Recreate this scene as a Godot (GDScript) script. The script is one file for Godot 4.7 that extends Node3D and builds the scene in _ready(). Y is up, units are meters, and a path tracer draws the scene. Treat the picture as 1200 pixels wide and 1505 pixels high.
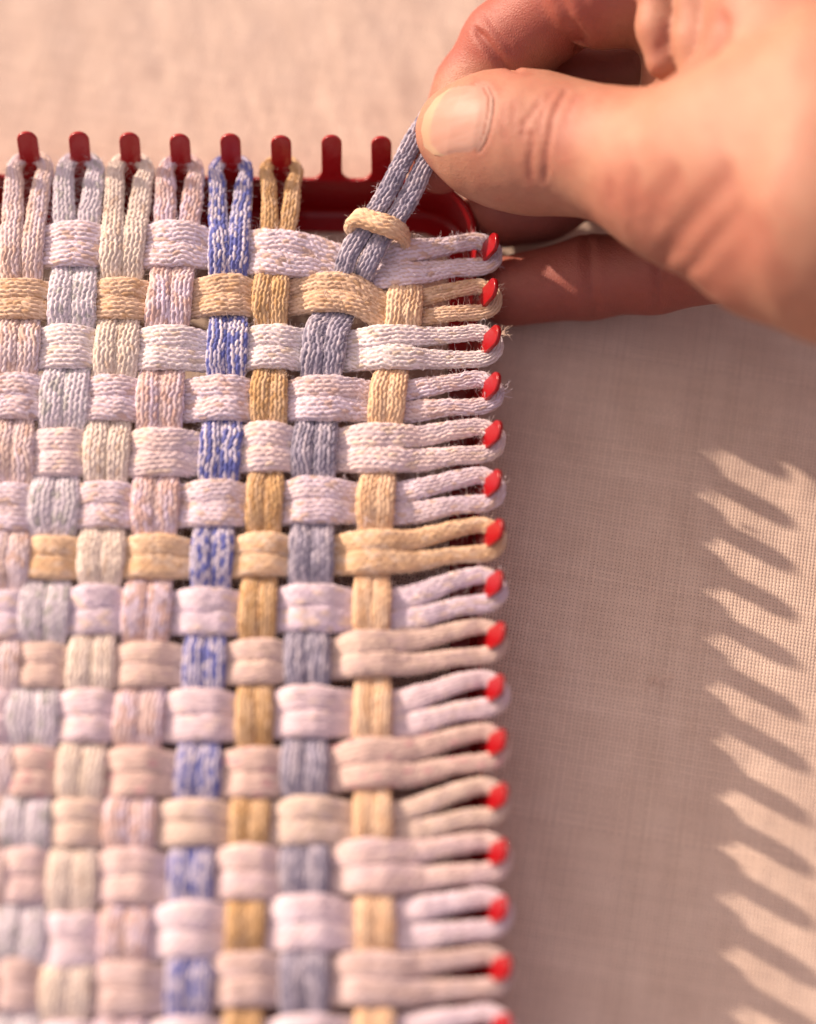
extends Node3D
# A cotton-loop potholder on a red metal loom, a hand casting off the first loops. All shapes are laid out in millimetres and written in metres.

const MM := 0.001
const WEAVE := -6.0                      # height of the weave's middle below the tips of the teeth
const TABLE := -22.0                     # height of the cloth
const PITCH := 9.5                       # from tooth to tooth
const LEAN := 0.36                       # the teeth lean outward by 20 degrees
const TOOTH := 10.4                      # length of a tooth
const EDGE := 21.3112                    # from the last tooth of a side to the tips of the next side

var rough_noise := FastNoiseLite.new()
var col_line := {}
var row_line := {}
var red_paint: StandardMaterial3D
var yarn: StandardMaterial3D
var fuzz_material: StandardMaterial3D


func _ready() -> void:
	rough_noise.seed = 5
	rough_noise.noise_type = FastNoiseLite.TYPE_SIMPLEX_SMOOTH
	rough_noise.frequency = 1.0
	set_camera()
	set_light()
	make_materials()
	make_tablecloth()
	make_loom()
	make_loops()
	make_hand()
	make_lint()


# ---------------------------------------------------------------- camera and light

func set_camera() -> void:
	var camera := Camera3D.new()
	camera.name = "camera"
	add_child(camera)
	camera.rotation = Vector3(-1.1930, -0.0520, 0.0564)
	camera.position = Vector3(-2.3992, 354.3132, 216.2213) * MM
	var lens := CameraAttributesPhysical.new()
	lens.frustum_focal_length = 12.0 / tan(deg_to_rad(26.43827 / 2.0))
	lens.frustum_focus_distance = 0.400
	lens.frustum_near = 0.02
	lens.frustum_far = 30.0
	lens.exposure_aperture = lens.frustum_focal_length / 19.5
	lens.exposure_shutter_speed = 100.0
	camera.attributes = lens
	camera.fov = 26.43827
	camera.near = 0.02
	camera.far = 30.0
	camera.current = true


func set_light() -> void:
	var sky := ProceduralSkyMaterial.new()
	sky.sky_top_color = Color(0.71, 0.63, 0.68)
	sky.sky_horizon_color = Color(0.46, 0.38, 0.37)
	sky.sky_curve = 0.2
	sky.sky_energy_multiplier = 0.84
	sky.ground_bottom_color = Color(0.36, 0.27, 0.24)
	sky.ground_horizon_color = Color(0.44, 0.35, 0.33)
	sky.sun_angle_max = 85.0
	sky.sun_curve = 0.72
	var environment := Environment.new()
	environment.background_mode = Environment.BG_SKY
	environment.sky = Sky.new()
	environment.sky.sky_material = sky
	environment.tonemap_mode = Environment.TONE_MAPPER_LINEAR
	environment.tonemap_exposure = 1.76
	environment.sdfgi_enabled = true
	environment.ssao_enabled = true
	environment.ssil_enabled = true
	var around := WorldEnvironment.new()
	around.name = "surroundings"
	around.environment = environment
	add_child(around)
	var sun := DirectionalLight3D.new()
	sun.name = "sun"
	sun.light_energy = 1.28
	sun.light_color = Color(1.0, 0.87, 0.785)
	sun.light_angular_distance = 1.1
	sun.shadow_enabled = true
	add_child(sun)
	sun.look_at_from_position(Vector3.ZERO, Vector3(2.5, -1.0, 1.68))


func make_materials() -> void:
	red_paint = StandardMaterial3D.new()
	red_paint.resource_name = "red_enamel"
	red_paint.albedo_color = Color(0.30, 0.003, 0.007).linear_to_srgb()
	red_paint.roughness = 0.34
	red_paint.clearcoat_enabled = true
	red_paint.metallic_specular = 0.35
	red_paint.clearcoat = 0.5
	red_paint.clearcoat_roughness = 0.14
	var dents := NoiseTexture2D.new()
	dents.width = 256
	dents.height = 256
	dents.seamless = true
	dents.noise = FastNoiseLite.new()
	dents.noise.frequency = 0.012
	dents.noise.seed = 3
	red_paint.heightmap_enabled = true
	red_paint.heightmap_texture = dents
	red_paint.heightmap_scale = 0.01
	red_paint.uv1_triplanar = true
	red_paint.uv1_scale = Vector3.ONE * 90.0
	var scuffs := NoiseTexture2D.new()
	scuffs.width = 256
	scuffs.height = 256
	scuffs.seamless = true
	scuffs.noise = FastNoiseLite.new()
	scuffs.noise.frequency = 0.03
	scuffs.noise.fractal_octaves = 5
	scuffs.color_ramp = Gradient.new()
	scuffs.color_ramp.set_color(0, Color(0.45, 0.45, 0.45))
	scuffs.color_ramp.set_color(1, Color(1, 1, 1))
	red_paint.roughness = 0.5
	red_paint.roughness_texture = scuffs
	yarn = StandardMaterial3D.new()
	yarn.resource_name = "cotton_knit"
	yarn.vertex_color_use_as_albedo = true
	yarn.roughness = 0.95
	yarn.metallic_specular = 0.25
	yarn.rim_enabled = true
	yarn.rim = 0.35
	yarn.rim_tint = 0.6
	yarn.backlight_enabled = true
	yarn.backlight = Color(0.22, 0.20, 0.19)
	fuzz_material = StandardMaterial3D.new()
	fuzz_material.resource_name = "loose_cotton"
	fuzz_material.vertex_color_use_as_albedo = true
	fuzz_material.roughness = 1.0
	fuzz_material.metallic_specular = 0.2
	fuzz_material.backlight_enabled = true
	fuzz_material.backlight = Color(0.5, 0.48, 0.46)


func thing(node: Node3D, called: String, label: String, category: String, group := "") -> void:
	node.name = called
	node.set_meta("label", label)
	node.set_meta("category", category)
	if group:
		node.set_meta("group", group)
	add_child(node, true)


func part(called: String, mesh: Mesh, material: Material, parent: Node3D) -> MeshInstance3D:
	var o := MeshInstance3D.new()
	o.name = called
	o.mesh = mesh
	o.material_override = material
	parent.add_child(o, true)
	return o


func grid_mesh(at: PackedVector3Array, across: int, colors := PackedColorArray(), closed := false, uvs := PackedVector2Array()) -> ArrayMesh:
	# rows of «across» points each; smooth normals from the neighbours' places
	var rows := at.size() / across
	var normals := PackedVector3Array()
	normals.resize(at.size())
	for i in rows:
		var up := maxi(i - 1, 0) * across
		var down := mini(i + 1, rows - 1) * across
		for k in across:
			var l := (k - 1 + across) % across if closed else maxi(k - 1, 0)
			var r := (k + 1) % across if closed else mini(k + 1, across - 1)
			normals[i * across + k] = (at[down + k] - at[up + k]).cross(at[i * across + r] - at[i * across + l]).normalized()
	var index := PackedInt32Array()
	var wide := across if closed else across - 1
	index.resize((rows - 1) * wide * 6)
	var n := 0
	for i in rows - 1:
		for k in wide:
			var a := i * across + k
			var b := i * across + (k + 1) % across
			index[n] = a
			index[n + 1] = b
			index[n + 2] = a + across
			index[n + 3] = b
			index[n + 4] = b + across
			index[n + 5] = a + across
			n += 6
	var arrays := []
	arrays.resize(Mesh.ARRAY_MAX)
	arrays[Mesh.ARRAY_VERTEX] = at
	arrays[Mesh.ARRAY_NORMAL] = normals
	arrays[Mesh.ARRAY_INDEX] = index
	if colors.size():
		arrays[Mesh.ARRAY_COLOR] = colors
	if uvs.size():
		arrays[Mesh.ARRAY_TEX_UV] = uvs
	var mesh := ArrayMesh.new()
	mesh.add_surface_from_arrays(Mesh.PRIMITIVE_TRIANGLES, arrays)
	return mesh


func chance(a: int, b: int, c: int) -> float:
	var h := (a * 374761393 + b * 668265263 + c * 1442695041) & 0x7FFFFFFF
	h = ((h ^ (h >> 15)) * 739982445) & 0x7FFFFFFF
	h = ((h ^ (h >> 12)) * 695872825) & 0x7FFFFFFF
	return float((h ^ (h >> 15)) & 0xFFFF) / 65535.0


# ---------------------------------------------------------------- the cloth

func make_tablecloth() -> void:
	var side := 768
	var threads := 70
	var pitch := float(side) / threads
	var tone := PackedByteArray()
	var relief := PackedByteArray()
	tone.resize(side * side * 3)
	relief.resize(side * side)
	var wobble := PackedFloat32Array()
	for i in side:
		wobble.append(rough_noise.get_noise_2d(cos(TAU * i / side) * 9.0, sin(TAU * i / side) * 9.0))
	var thread_tone := PackedFloat32Array()
	for i in threads * 2:
		thread_tone.append(rough_noise.get_noise_1d(i * 7.7))
	var slub := PackedFloat32Array()          # how thick each thread is along its length
	for i in threads * 2:
		for n in 64:
			slub.append(rough_noise.get_noise_3d(i * 5.3, cos(TAU * n / 64.0) * 2.2, sin(TAU * n / 64.0) * 2.2))
	for y in side:
		for x in side:
			var u := x / pitch + 0.18 * wobble[y]
			var v := y / pitch + 0.18 * wobble[x]
			var i := posmod(int(floorf(u)), threads)
			var j := posmod(int(floorf(v)), threads)
			var fu := u - floorf(u) - 0.5
			var fv := v - floorf(v) - 0.5
			var warp_on_top := (i + j) % 2 == 0
			var thick_u := 0.44 + 0.09 * slub[i * 64 + y * 64 / side]
			var thick_v := 0.44 + 0.09 * slub[(j + threads) * 64 + x * 64 / side]
			var hu := sqrt(maxf(0.0, 1.0 - pow(fu / thick_u, 2.0))) * (0.62 + (0.38 if warp_on_top else -0.38) * cos(PI * fv))
			var hv := sqrt(maxf(0.0, 1.0 - pow(fv / thick_v, 2.0))) * (0.62 - (0.38 if warp_on_top else -0.38) * cos(PI * fu))
			var h := maxf(hu, hv)
			var fleck := 0.95 + 0.06 * (thread_tone[i] if hu > hv else thread_tone[j + threads])
			if h < 0.5:                                # shadow painted into the colour of the gaps between threads
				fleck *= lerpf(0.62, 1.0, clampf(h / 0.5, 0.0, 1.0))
			var n := y * side + x
			relief[n] = int(clampf(h, 0.0, 1.0) * 255.0)
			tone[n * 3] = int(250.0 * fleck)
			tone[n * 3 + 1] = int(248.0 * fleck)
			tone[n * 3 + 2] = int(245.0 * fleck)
	var m := StandardMaterial3D.new()
	m.resource_name = "linen"
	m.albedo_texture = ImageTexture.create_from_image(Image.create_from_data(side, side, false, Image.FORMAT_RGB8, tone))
	m.albedo_color = Color(0.82, 0.71, 0.605).linear_to_srgb()
	m.heightmap_enabled = true
	m.heightmap_texture = ImageTexture.create_from_image(Image.create_from_data(side, side, false, Image.FORMAT_L8, relief))
	m.heightmap_scale = 0.012
	m.roughness = 1.0
	m.metallic_specular = 0.2
	var blotch := NoiseTexture2D.new()
	blotch.width = 512
	blotch.height = 512
	blotch.seamless = true
	blotch.noise = FastNoiseLite.new()
	blotch.noise.frequency = 0.006
	blotch.noise.fractal_octaves = 4
	blotch.noise.seed = 12
	blotch.color_ramp = Gradient.new()
	blotch.color_ramp.set_color(0, Color(0.95, 0.94, 0.935))
	blotch.color_ramp.set_color(1, Color(1, 1, 1))
	m.detail_enabled = true
	m.detail_albedo = blotch
	m.detail_blend_mode = BaseMaterial3D.BLEND_MODE_MUL
	m.detail_uv_layer = BaseMaterial3D.DETAIL_UV_1
	var span := 260
	var at := PackedVector3Array()
	var uvs := PackedVector2Array()
	for iz in span:
		var tz := 2.0 * iz / (span - 1) - 1.0
		var z := 62.0 + 125.0 * tz + 900.0 * pow(absf(tz), 9.0) * signf(tz)
		for ix in span:
			var tx := 2.0 * ix / (span - 1) - 1.0
			var x := 10.0 + 105.0 * tx + 900.0 * pow(absf(tx), 9.0) * signf(tx)
			var y := TABLE - 0.4 + 0.45 * rough_noise.get_noise_2d(x * 0.025, z * 0.03) + 0.06 * rough_noise.get_noise_2d(x * 0.11 + 50.0, z * 0.08)
			# soft creases that run down to the right
			var along := x * 0.35 - z * 0.12 + 1.3 * rough_noise.get_noise_2d(x * 0.02, z * 0.02 + 9.0)
			y += 0.10 * rough_noise.get_noise_2d(along, 0.15 * (x + z) * 0.1)
			y += 0.36 * rough_noise.get_noise_2d(x * 0.075 - z * 0.03 + 30.0, z * 0.022 + x * 0.01)
			at.append(Vector3(x, y, z) * MM)
			uvs.append(Vector2(x * 0.985 + z * 0.17, z * 0.985 - x * 0.17) / (threads * 0.66))
	var cloth := MeshInstance3D.new()
	cloth.mesh = grid_mesh(at, span, PackedColorArray(), false, uvs)
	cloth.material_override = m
	thing(cloth, "tablecloth", "pale pinkish beige woven linen cloth spread under the loom and the hand", "cloth")


# ---------------------------------------------------------------- the loom

func make_loom() -> void:
	var loom := Node3D.new()
	thing(loom, "potholder_loom", "square red enamelled metal loom with leaning teeth round its rim", "loom")
	var base := EDGE - TOOTH * sin(LEAN)          # the wall stands this far outside the last tooth
	var far := -17.0 * PITCH - base
	var near := EDGE + 17.0 * PITCH + base
	var top := -TOOTH * cos(LEAN)
	var line := PackedVector3Array()              # the wall's line, and its outward normals
	var outward := PackedVector3Array()
	var corners := [[base, EDGE - base, 0.0], [base, near, 1.0], [far, near, 2.0], [far, EDGE - base, 3.0]]
	var bend := 10.5
	for c in corners:
		var cx: float = c[0] - bend * signf(c[0] - (base + far) / 2.0)
		var cz: float = c[1] - bend * signf(c[1] - (near + EDGE - base) / 2.0)
		for k in 15:
			var a := -PI / 2.0 + float(c[2]) * PI / 2.0 + PI / 2.0 * k / 14.0
			outward.append(Vector3(cos(a), 0, sin(a)))
			line.append(Vector3(cx, 0, cz) + outward[-1] * bend)
	line.append(line[0])
	outward.append(outward[0])
	var profile := [Vector2(-4.6, TABLE + 0.15), Vector2(-1.6, TABLE + 0.15), Vector2(-0.55, TABLE + 0.5), Vector2(-0.15, TABLE + 1.5), Vector2(-0.42, -12.0), Vector2(-0.42, top - 0.5), Vector2(-0.34, top - 0.06),
		Vector2(0.34, top - 0.06), Vector2(0.42, top - 0.5), Vector2(0.42, -12.0), Vector2(0.65, TABLE + 1.5), Vector2(0.2, TABLE + 0.2), Vector2(-1.0, TABLE - 0.55), Vector2(-4.6, TABLE - 0.55), Vector2(-4.6, TABLE + 0.15)]
	var at := PackedVector3Array()
	for i in line.size():
		for p in profile:
			at.append((line[i] + outward[i] * p.x + Vector3(0, p.y, 0)) * MM)
	part("frame", grid_mesh(at, profile.size()), red_paint, loom)
	var tooth := tooth_mesh()
	for side in 4:
		var out_dir: Vector3 = [Vector3(0, 0, -1), Vector3(1, 0, 0), Vector3(0, 0, 1), Vector3(-1, 0, 0)][side]
		var along := out_dir.cross(Vector3.UP)
		for i in 18:
			var o := part("tooth", tooth, red_paint, loom)
			var spot: Vector3
			match side:
				0: spot = Vector3(-i * PITCH, top, EDGE - base)
				1: spot = Vector3(base, top, EDGE + i * PITCH)
				2: spot = Vector3(-i * PITCH, top, near)
				3: spot = Vector3(far, top, EDGE + i * PITCH)
			var tilt := LEAN + 0.05 * (chance(i, side, 41) - 0.5)
			var up := out_dir * sin(tilt) + Vector3.UP * cos(tilt)
			var sway := 0.03 * (chance(i, side, 9) - 0.5)
			up = up.rotated(along.cross(up), sway)
			o.transform = Transform3D(Basis(along, up, along.cross(up)), spot * MM)


func tooth_mesh() -> ArrayMesh:
	# a rounded tab with hollow shoulders, pressed from sheet metal, its rim softly rounded
	var half := 1.93
	var fillet := 2.3
	var ring := PackedVector2Array()
	ring.append(Vector2(PITCH / 2.0, -0.06))
	ring.append(Vector2(PITCH / 2.0, 0.02))
	for k in 9:
		var a := -PI / 2.0 - PI / 2.0 * k / 8.0
		ring.append(Vector2(half + fillet, fillet) + Vector2(cos(a), sin(a)) * fillet)
	for k in range(0, 17):
		var a := PI * k / 16.0
		ring.append(Vector2(0, TOOTH - half) + Vector2(cos(a), sin(a)) * half)
	for k in 9:
		var a := -PI / 2.0 * k / 8.0
		ring.append(Vector2(-half - fillet, fillet) + Vector2(cos(a), sin(a)) * fillet)
	ring.append(Vector2(-PITCH / 2.0, 0.02))
	ring.append(Vector2(-PITCH / 2.0, -0.06))
	var faces := Geometry2D.triangulate_polygon(ring)
	var n := ring.size()
	var st := SurfaceTool.new()
	st.begin(Mesh.PRIMITIVE_TRIANGLES)
	var layers := [[0.0, 0.24], [0.07, 0.38], [0.2, 0.42]]  # inset from the rim, half thickness
	var shells: Array[PackedVector3Array] = []
	for f in [1, -1]:
		for l in (layers.size()):
			var shell := PackedVector3Array()
			for k in n:
				var d := (ring[(k + 1) % n] - ring[(k - 1 + n) % n]).normalized()
				var inner := Vector2(-d.y, d.x) * float(layers[l][0]) if k > 1 and k < n - 2 else Vector2.ZERO
				shell.append(Vector3(ring[k].x + inner.x, ring[k].y + inner.y, f * float(layers[l][1])) * MM)
			shells.append(shell)
	st.set_smooth_group(1)
	for pair in [[2, 1], [1, 0], [0, 3], [3, 4], [4, 5]]:
		for k in n - 1:
			var a := shells[pair[0]]
			var b := shells[pair[1]]
			for v in [a[k], b[k + 1], b[k], a[k], a[k + 1], b[k + 1]]:
				st.add_vertex(v)
	for k in range(0, faces.size(), 3):
		for v in [shells[2][faces[k]], shells[2][faces[k + 2]], shells[2][faces[k + 1]]]:
			st.add_vertex(v)
		for v in [shells[5][faces[k]], shells[5][faces[k + 1]], shells[5][faces[k + 2]]]:
			st.add_vertex(v)
	st.generate_normals()
	return st.commit()


# ---------------------------------------------------------------- the loops

func smooth_path(points: PackedVector4Array, near_z: bool, fine: float, coarse: float) -> Array:
	# Catmull-Rom through (x, y, z, girth), sampled at «fine» in the photograph's sharp part and «coarse» elsewhere
	var at := PackedVector3Array()
	var girth := PackedFloat32Array()
	var n := points.size()
	for i in n - 1:
		var p0 := points[maxi(i - 1, 0)]
		var p1 := points[i]
		var p2 := points[i + 1]
		var p3 := points[mini(i + 2, n - 1)]
		var middle := (p1 + p2) / 2.0
		var step := fine
		if middle.x < -74.0 or middle.z > 166.0:
			step = 1.6
		elif near_z and middle.z > 82.0:
			step = coarse
		var pieces := maxi(1, int(ceilf(Vector3(p2.x - p1.x, p2.y - p1.y, p2.z - p1.z).length() / step)))
		for k in pieces:
			var t := float(k) / pieces
			var p := 0.5 * (2.0 * p1 + (p2 - p0) * t + (2.0 * p0 - 5.0 * p1 + 4.0 * p2 - p3) * t * t + (3.0 * p1 - p0 - 3.0 * p2 + p3) * t * t * t)
			at.append(Vector3(p.x, p.y, p.z))
			girth.append(p.w)
	at.append(Vector3(points[n - 1].x, points[n - 1].y, points[n - 1].z))
	girth.append(points[n - 1].w)
	return [at, girth]


func knit_tube(points: PackedVector4Array, half_width: float, half_height: float, tint: Array, key: int, ring: int, fine: float, coarse: float, near_z: bool) -> Array:
	# a knitted tube with its stitches raised: (mesh, points on it, their outward directions, their colours)
	var sampled := smooth_path(points, near_z, fine, coarse)
	var path: PackedVector3Array = sampled[0]
	var girth: PackedFloat32Array = sampled[1]
	var n := path.size()
	var wales := 13
	var stitch := 1.42
	var at := PackedVector3Array()
	var colors := PackedColorArray()
	at.resize(n * ring)
	colors.resize(n * ring)
	var circle_cos := PackedFloat32Array()
	var circle_sin := PackedFloat32Array()
	# points spaced evenly round a flattened, slightly squared oval
	var oval := PackedVector2Array()
	var length := PackedFloat32Array([0.0])
	for k in 721:
		var a := TAU * k / 720.0
		oval.append(Vector2(signf(cos(a)) * pow(absf(cos(a)), 0.66), signf(sin(a)) * pow(absf(sin(a)), 0.66)))
		if k:
			length.append(length[k - 1] + ((oval[k] - oval[k - 1]) * Vector2(half_width, half_height)).length())
	var walk := 0
	for k in ring:
		while length[walk + 1] < length[720] * k / ring:
			walk += 1
		var p := oval[walk].lerp(oval[walk + 1], (length[720] * k / ring - length[walk]) / maxf(length[walk + 1] - length[walk], 1e-6))
		circle_cos.append(p.x)
		circle_sin.append(p.y)
	var a0: Color = tint[0]
	var a1: Color = tint[1]
	var a2: Color = tint[2]
	var share: float = tint[3]
	var inner: float = tint[4] if tint.size() > 4 else 0.0   # third yarn between the stitches; on pale loops it paints their warm gap shade
	var relief: float = tint[5] if tint.size() > 5 else 0.34
	var streaked: bool = tint.size() > 6           # the third yarn runs along every other row of stitches
	var side := Vector3.ZERO
	var s := 0.0
	for i in n:
		var t := (path[mini(i + 1, n - 1)] - path[maxi(i - 1, 0)]).normalized()
		if i == 0:
			side = t.cross(Vector3.UP).normalized()
		else:
			s += (path[i] - path[i - 1]).length()
			side = (side - t * side.dot(t)).normalized()
			var level := t.cross(Vector3.UP)
			if level.length() > 0.5:                       # let the flat side settle level again
				side = side.slerp(level.normalized() * (1.0 if side.dot(level) > 0.0 else -1.0), 0.03).normalized()
		var up := side.cross(t)
		var hw := half_width * girth[i] * (1.0 + 0.07 * rough_noise.get_noise_2d(s * 0.25, key * 7.3) + 0.13 * rough_noise.get_noise_2d(s * 0.07, key * 4.7 + 80.0))
		var hh := half_height * (0.55 + 0.45 * girth[i])
		var drift := 1.1 * rough_noise.get_noise_2d(s * 0.12, key * 3.1 + 40.0)
		for k in ring:
			var c := circle_cos[k]
			var d := circle_sin[k]
			var out := (side * (c * hh) + up * (d * hw)).normalized()
			var u := float(k) * wales / ring + drift
			var w := int(floorf(u))
			var fu := u - w - 0.5
			w = posmod(w, wales)
			var v := s / stitch + (0.5 if w % 2 else 0.0) + (0.42 * fu if w % 2 else -0.42 * fu) + 0.1 * chance(w, key, 77)
			var q := int(floorf(v))
			var fv := v - q - 0.5
			var bump := 1.0 - fu * fu * 4.0 - fv * fv * 3.1
			bump = sqrt(bump) if bump > 0.0 else 0.0
			var luck := chance(q, w, key)
			var h := relief * (bump * (0.8 + 0.4 * luck) - 0.55)
			at[i * ring + k] = (path[i] + side * (c * hw) + up * (d * hh) + out * h) * MM
			var blend := clampf(0.5 + 1.6 * rough_noise.get_noise_3d(s * 0.09, w * 0.35, key * 5.7), 0.0, 1.0)
			var col := a0.lerp(a1, blend)
			var third := chance(q + 311, w, key + 5) + 0.1 * rough_noise.get_noise_3d(s * 0.2, w * 0.5, key * 2.9 + 60.0)
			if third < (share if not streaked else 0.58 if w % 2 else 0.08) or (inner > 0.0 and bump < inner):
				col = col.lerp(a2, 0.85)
			var value := 0.80 + 0.2 * chance(q, w + 20, key + 9) + 0.1 * chance(w, key, 3)
			value *= 0.95
			colors[i * ring + k] = Color(col.r * value, col.g * value, col.b * value)
	return [grid_mesh(at, ring, colors, true), at, colors, ring]


func loose_fibres(tube: Array, many: int, curls: int, key: int, longest: float) -> ArrayMesh:
	var random := RandomNumberGenerator.new()
	random.seed = key * 97 + 11
	var at: PackedVector3Array = tube[1]
	var colors: PackedColorArray = tube[2]
	var ring: int = tube[3]
	var places := PackedVector3Array()
	var tones := PackedColorArray()
	var index := PackedInt32Array()
	var tried := 0
	var grown := 0
	while grown < many + curls and tried < (many + curls) * 14:
		tried += 1
		var n := random.randi_range(ring * 2, at.size() - ring * 2)
		var p := at[n] / MM
		if p.x < -73.0 or p.z > 100.0:
			continue
		var line := n / ring
		var centre := (at[line * ring] + at[line * ring + ring / 2]) / 2.0 / MM
		var out := (p - centre).normalized()
		if out.y < -0.3:
			continue
		grown += 1
		var tone := colors[n].lerp(Color(0.82, 0.79, 0.80), 0.5)
		var curl := grown > many
		var thick := random.randf_range(0.024, 0.04) if not curl else random.randf_range(0.05, 0.085)
		var far := random.randf_range(0.4, longest) if not curl else 0.0
		var jitter := Vector3(random.randfn(), random.randfn(), random.randfn())
		var sway := out.cross(jitter).normalized()
		var bend := random.randf_range(-0.6, 0.6)
		var pieces := 4 if not curl else 9
		var size := random.randf_range(0.28, 0.6)
		var first := places.size()
		for k in pieces + 1:
			var t := float(k) / pieces
			var c := p + out * (far * t) + sway * (far * (0.55 * t + bend * t * t)) + jitter * (0.12 * far * t * t)
			if curl:
				var a := TAU * 0.9 * t
				c = p + out * (size * (1.0 - cos(a)) * 1.2 - 0.1) + sway * (size * 0.75 * sin(a)) + out.cross(sway) * (0.25 * t)
			var wide := thick * ((1.0 - 0.7 * t) if not curl else 1.0)
			for e in 3:
				var a := TAU * e / 3.0
				places.append((c + (sway if not curl else out.cross(sway)) * (cos(a) * wide) + out.cross(sway) * (sin(a) * wide if not curl else 0.0) + (out * (sin(a) * wide) if curl else Vector3.ZERO)) * MM)
				tones.append(tone)
			if k:
				for e in 3:
					var a := first + (k - 1) * 3 + e
					var b := first + (k - 1) * 3 + (e + 1) % 3
					index.append_array([a, a + 3, b, b, a + 3, b + 3])
	var arrays := []
	arrays.resize(Mesh.ARRAY_MAX)
	arrays[Mesh.ARRAY_VERTEX] = places
	arrays[Mesh.ARRAY_COLOR] = tones
	arrays[Mesh.ARRAY_INDEX] = index
	var plain := ArrayMesh.new()
	plain.add_surface_from_arrays(Mesh.PRIMITIVE_TRIANGLES, arrays)
	var st := SurfaceTool.new()
	st.create_from(plain, 0)
	st.generate_normals()
	return st.commit()


func tuft(at_place: Vector3, towards: Vector3, many: int, longest: float, tone: Color, key: int) -> ArrayMesh:
	# a little bunch of frayed ends and small loops of thread
	var random := RandomNumberGenerator.new()
	random.seed = key
	var st := SurfaceTool.new()
	st.begin(Mesh.PRIMITIVE_TRIANGLES)
	for n in many:
		var p := at_place + Vector3(random.randfn(), random.randfn(), random.randfn()) * 0.25
		var d := (towards + 0.45 * Vector3(random.randfn(), random.randfn(), random.randfn())).normalized()
		var turn := Vector3(random.randfn(), random.randfn(), random.randfn()).normalized()
		var wide := random.randf_range(0.035, 0.075)
		var long := random.randf_range(0.3, 1.0) * longest
		var rings: Array[PackedVector3Array] = []
		for k in 9:
			var u := d.cross(turn).normalized()
			var v := d.cross(u).normalized()
			var ring := PackedVector3Array()
			for e in 4:
				ring.append((p + (u * cos(TAU * e / 4.0) + v * sin(TAU * e / 4.0)) * wide * (1.0 - 0.06 * k)) * MM)
			rings.append(ring)
			p += d * long / 8.0
			d = d.rotated(turn, random.randf_range(-0.1, 0.5))
		for k in 8:
			for e in 4:
				var f := (e + 1) % 4
				for q: Vector3 in [rings[k][e], rings[k][f], rings[k + 1][e], rings[k][f], rings[k + 1][f], rings[k + 1][e]]:
					st.set_color(tone)
					st.add_vertex(q)
	st.generate_normals()
	return st.commit()


func line_at(line: Array, t: float) -> float:
	# a smooth reading of measured (along, across) places, straight beyond the ends
	var n := line.size()
	if t <= line[0].x:
		return line[0].y
	if t >= line[n - 1].x:
		return line[n - 1].y
	for i in n - 1:
		var a: Vector2 = line[i]
		var b: Vector2 = line[i + 1]
		if t <= b.x:
			return lerpf(a.y, b.y, smoothstep(0.0, 1.0, (t - a.x) / (b.x - a.x)) * 0.6 + 0.4 * (t - a.x) / (b.x - a.x))
	return 0.0


func wave(t: float, crossings: PackedFloat32Array, first_over: bool, high: float) -> float:
	# height above the weave's middle at t, over and under by turns at the crossings
	var n := crossings.size()
	var sign_at := 1.0 if first_over else -1.0
	if t <= crossings[0]:
		return sign_at * high * (1.0 - smoothstep(0.0, 1.0, (crossings[0] - t) / (PITCH * 0.9)))
	for i in n - 1:
		if t <= crossings[i + 1]:
			var u := (t - crossings[i]) / (crossings[i + 1] - crossings[i])
			u = clampf((u - 0.12) / 0.76, 0.0, 1.0)
			return sign_at * high * (1.0 - 2.0 * smoothstep(0.0, 1.0, u))
		sign_at = -sign_at
	return sign_at * high * (1.0 - smoothstep(0.0, 1.0, (t - crossings[n - 1]) / (PITCH * 0.9)))


func puff(h: float) -> float:
	return 1.0 + 0.045 * h


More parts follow.
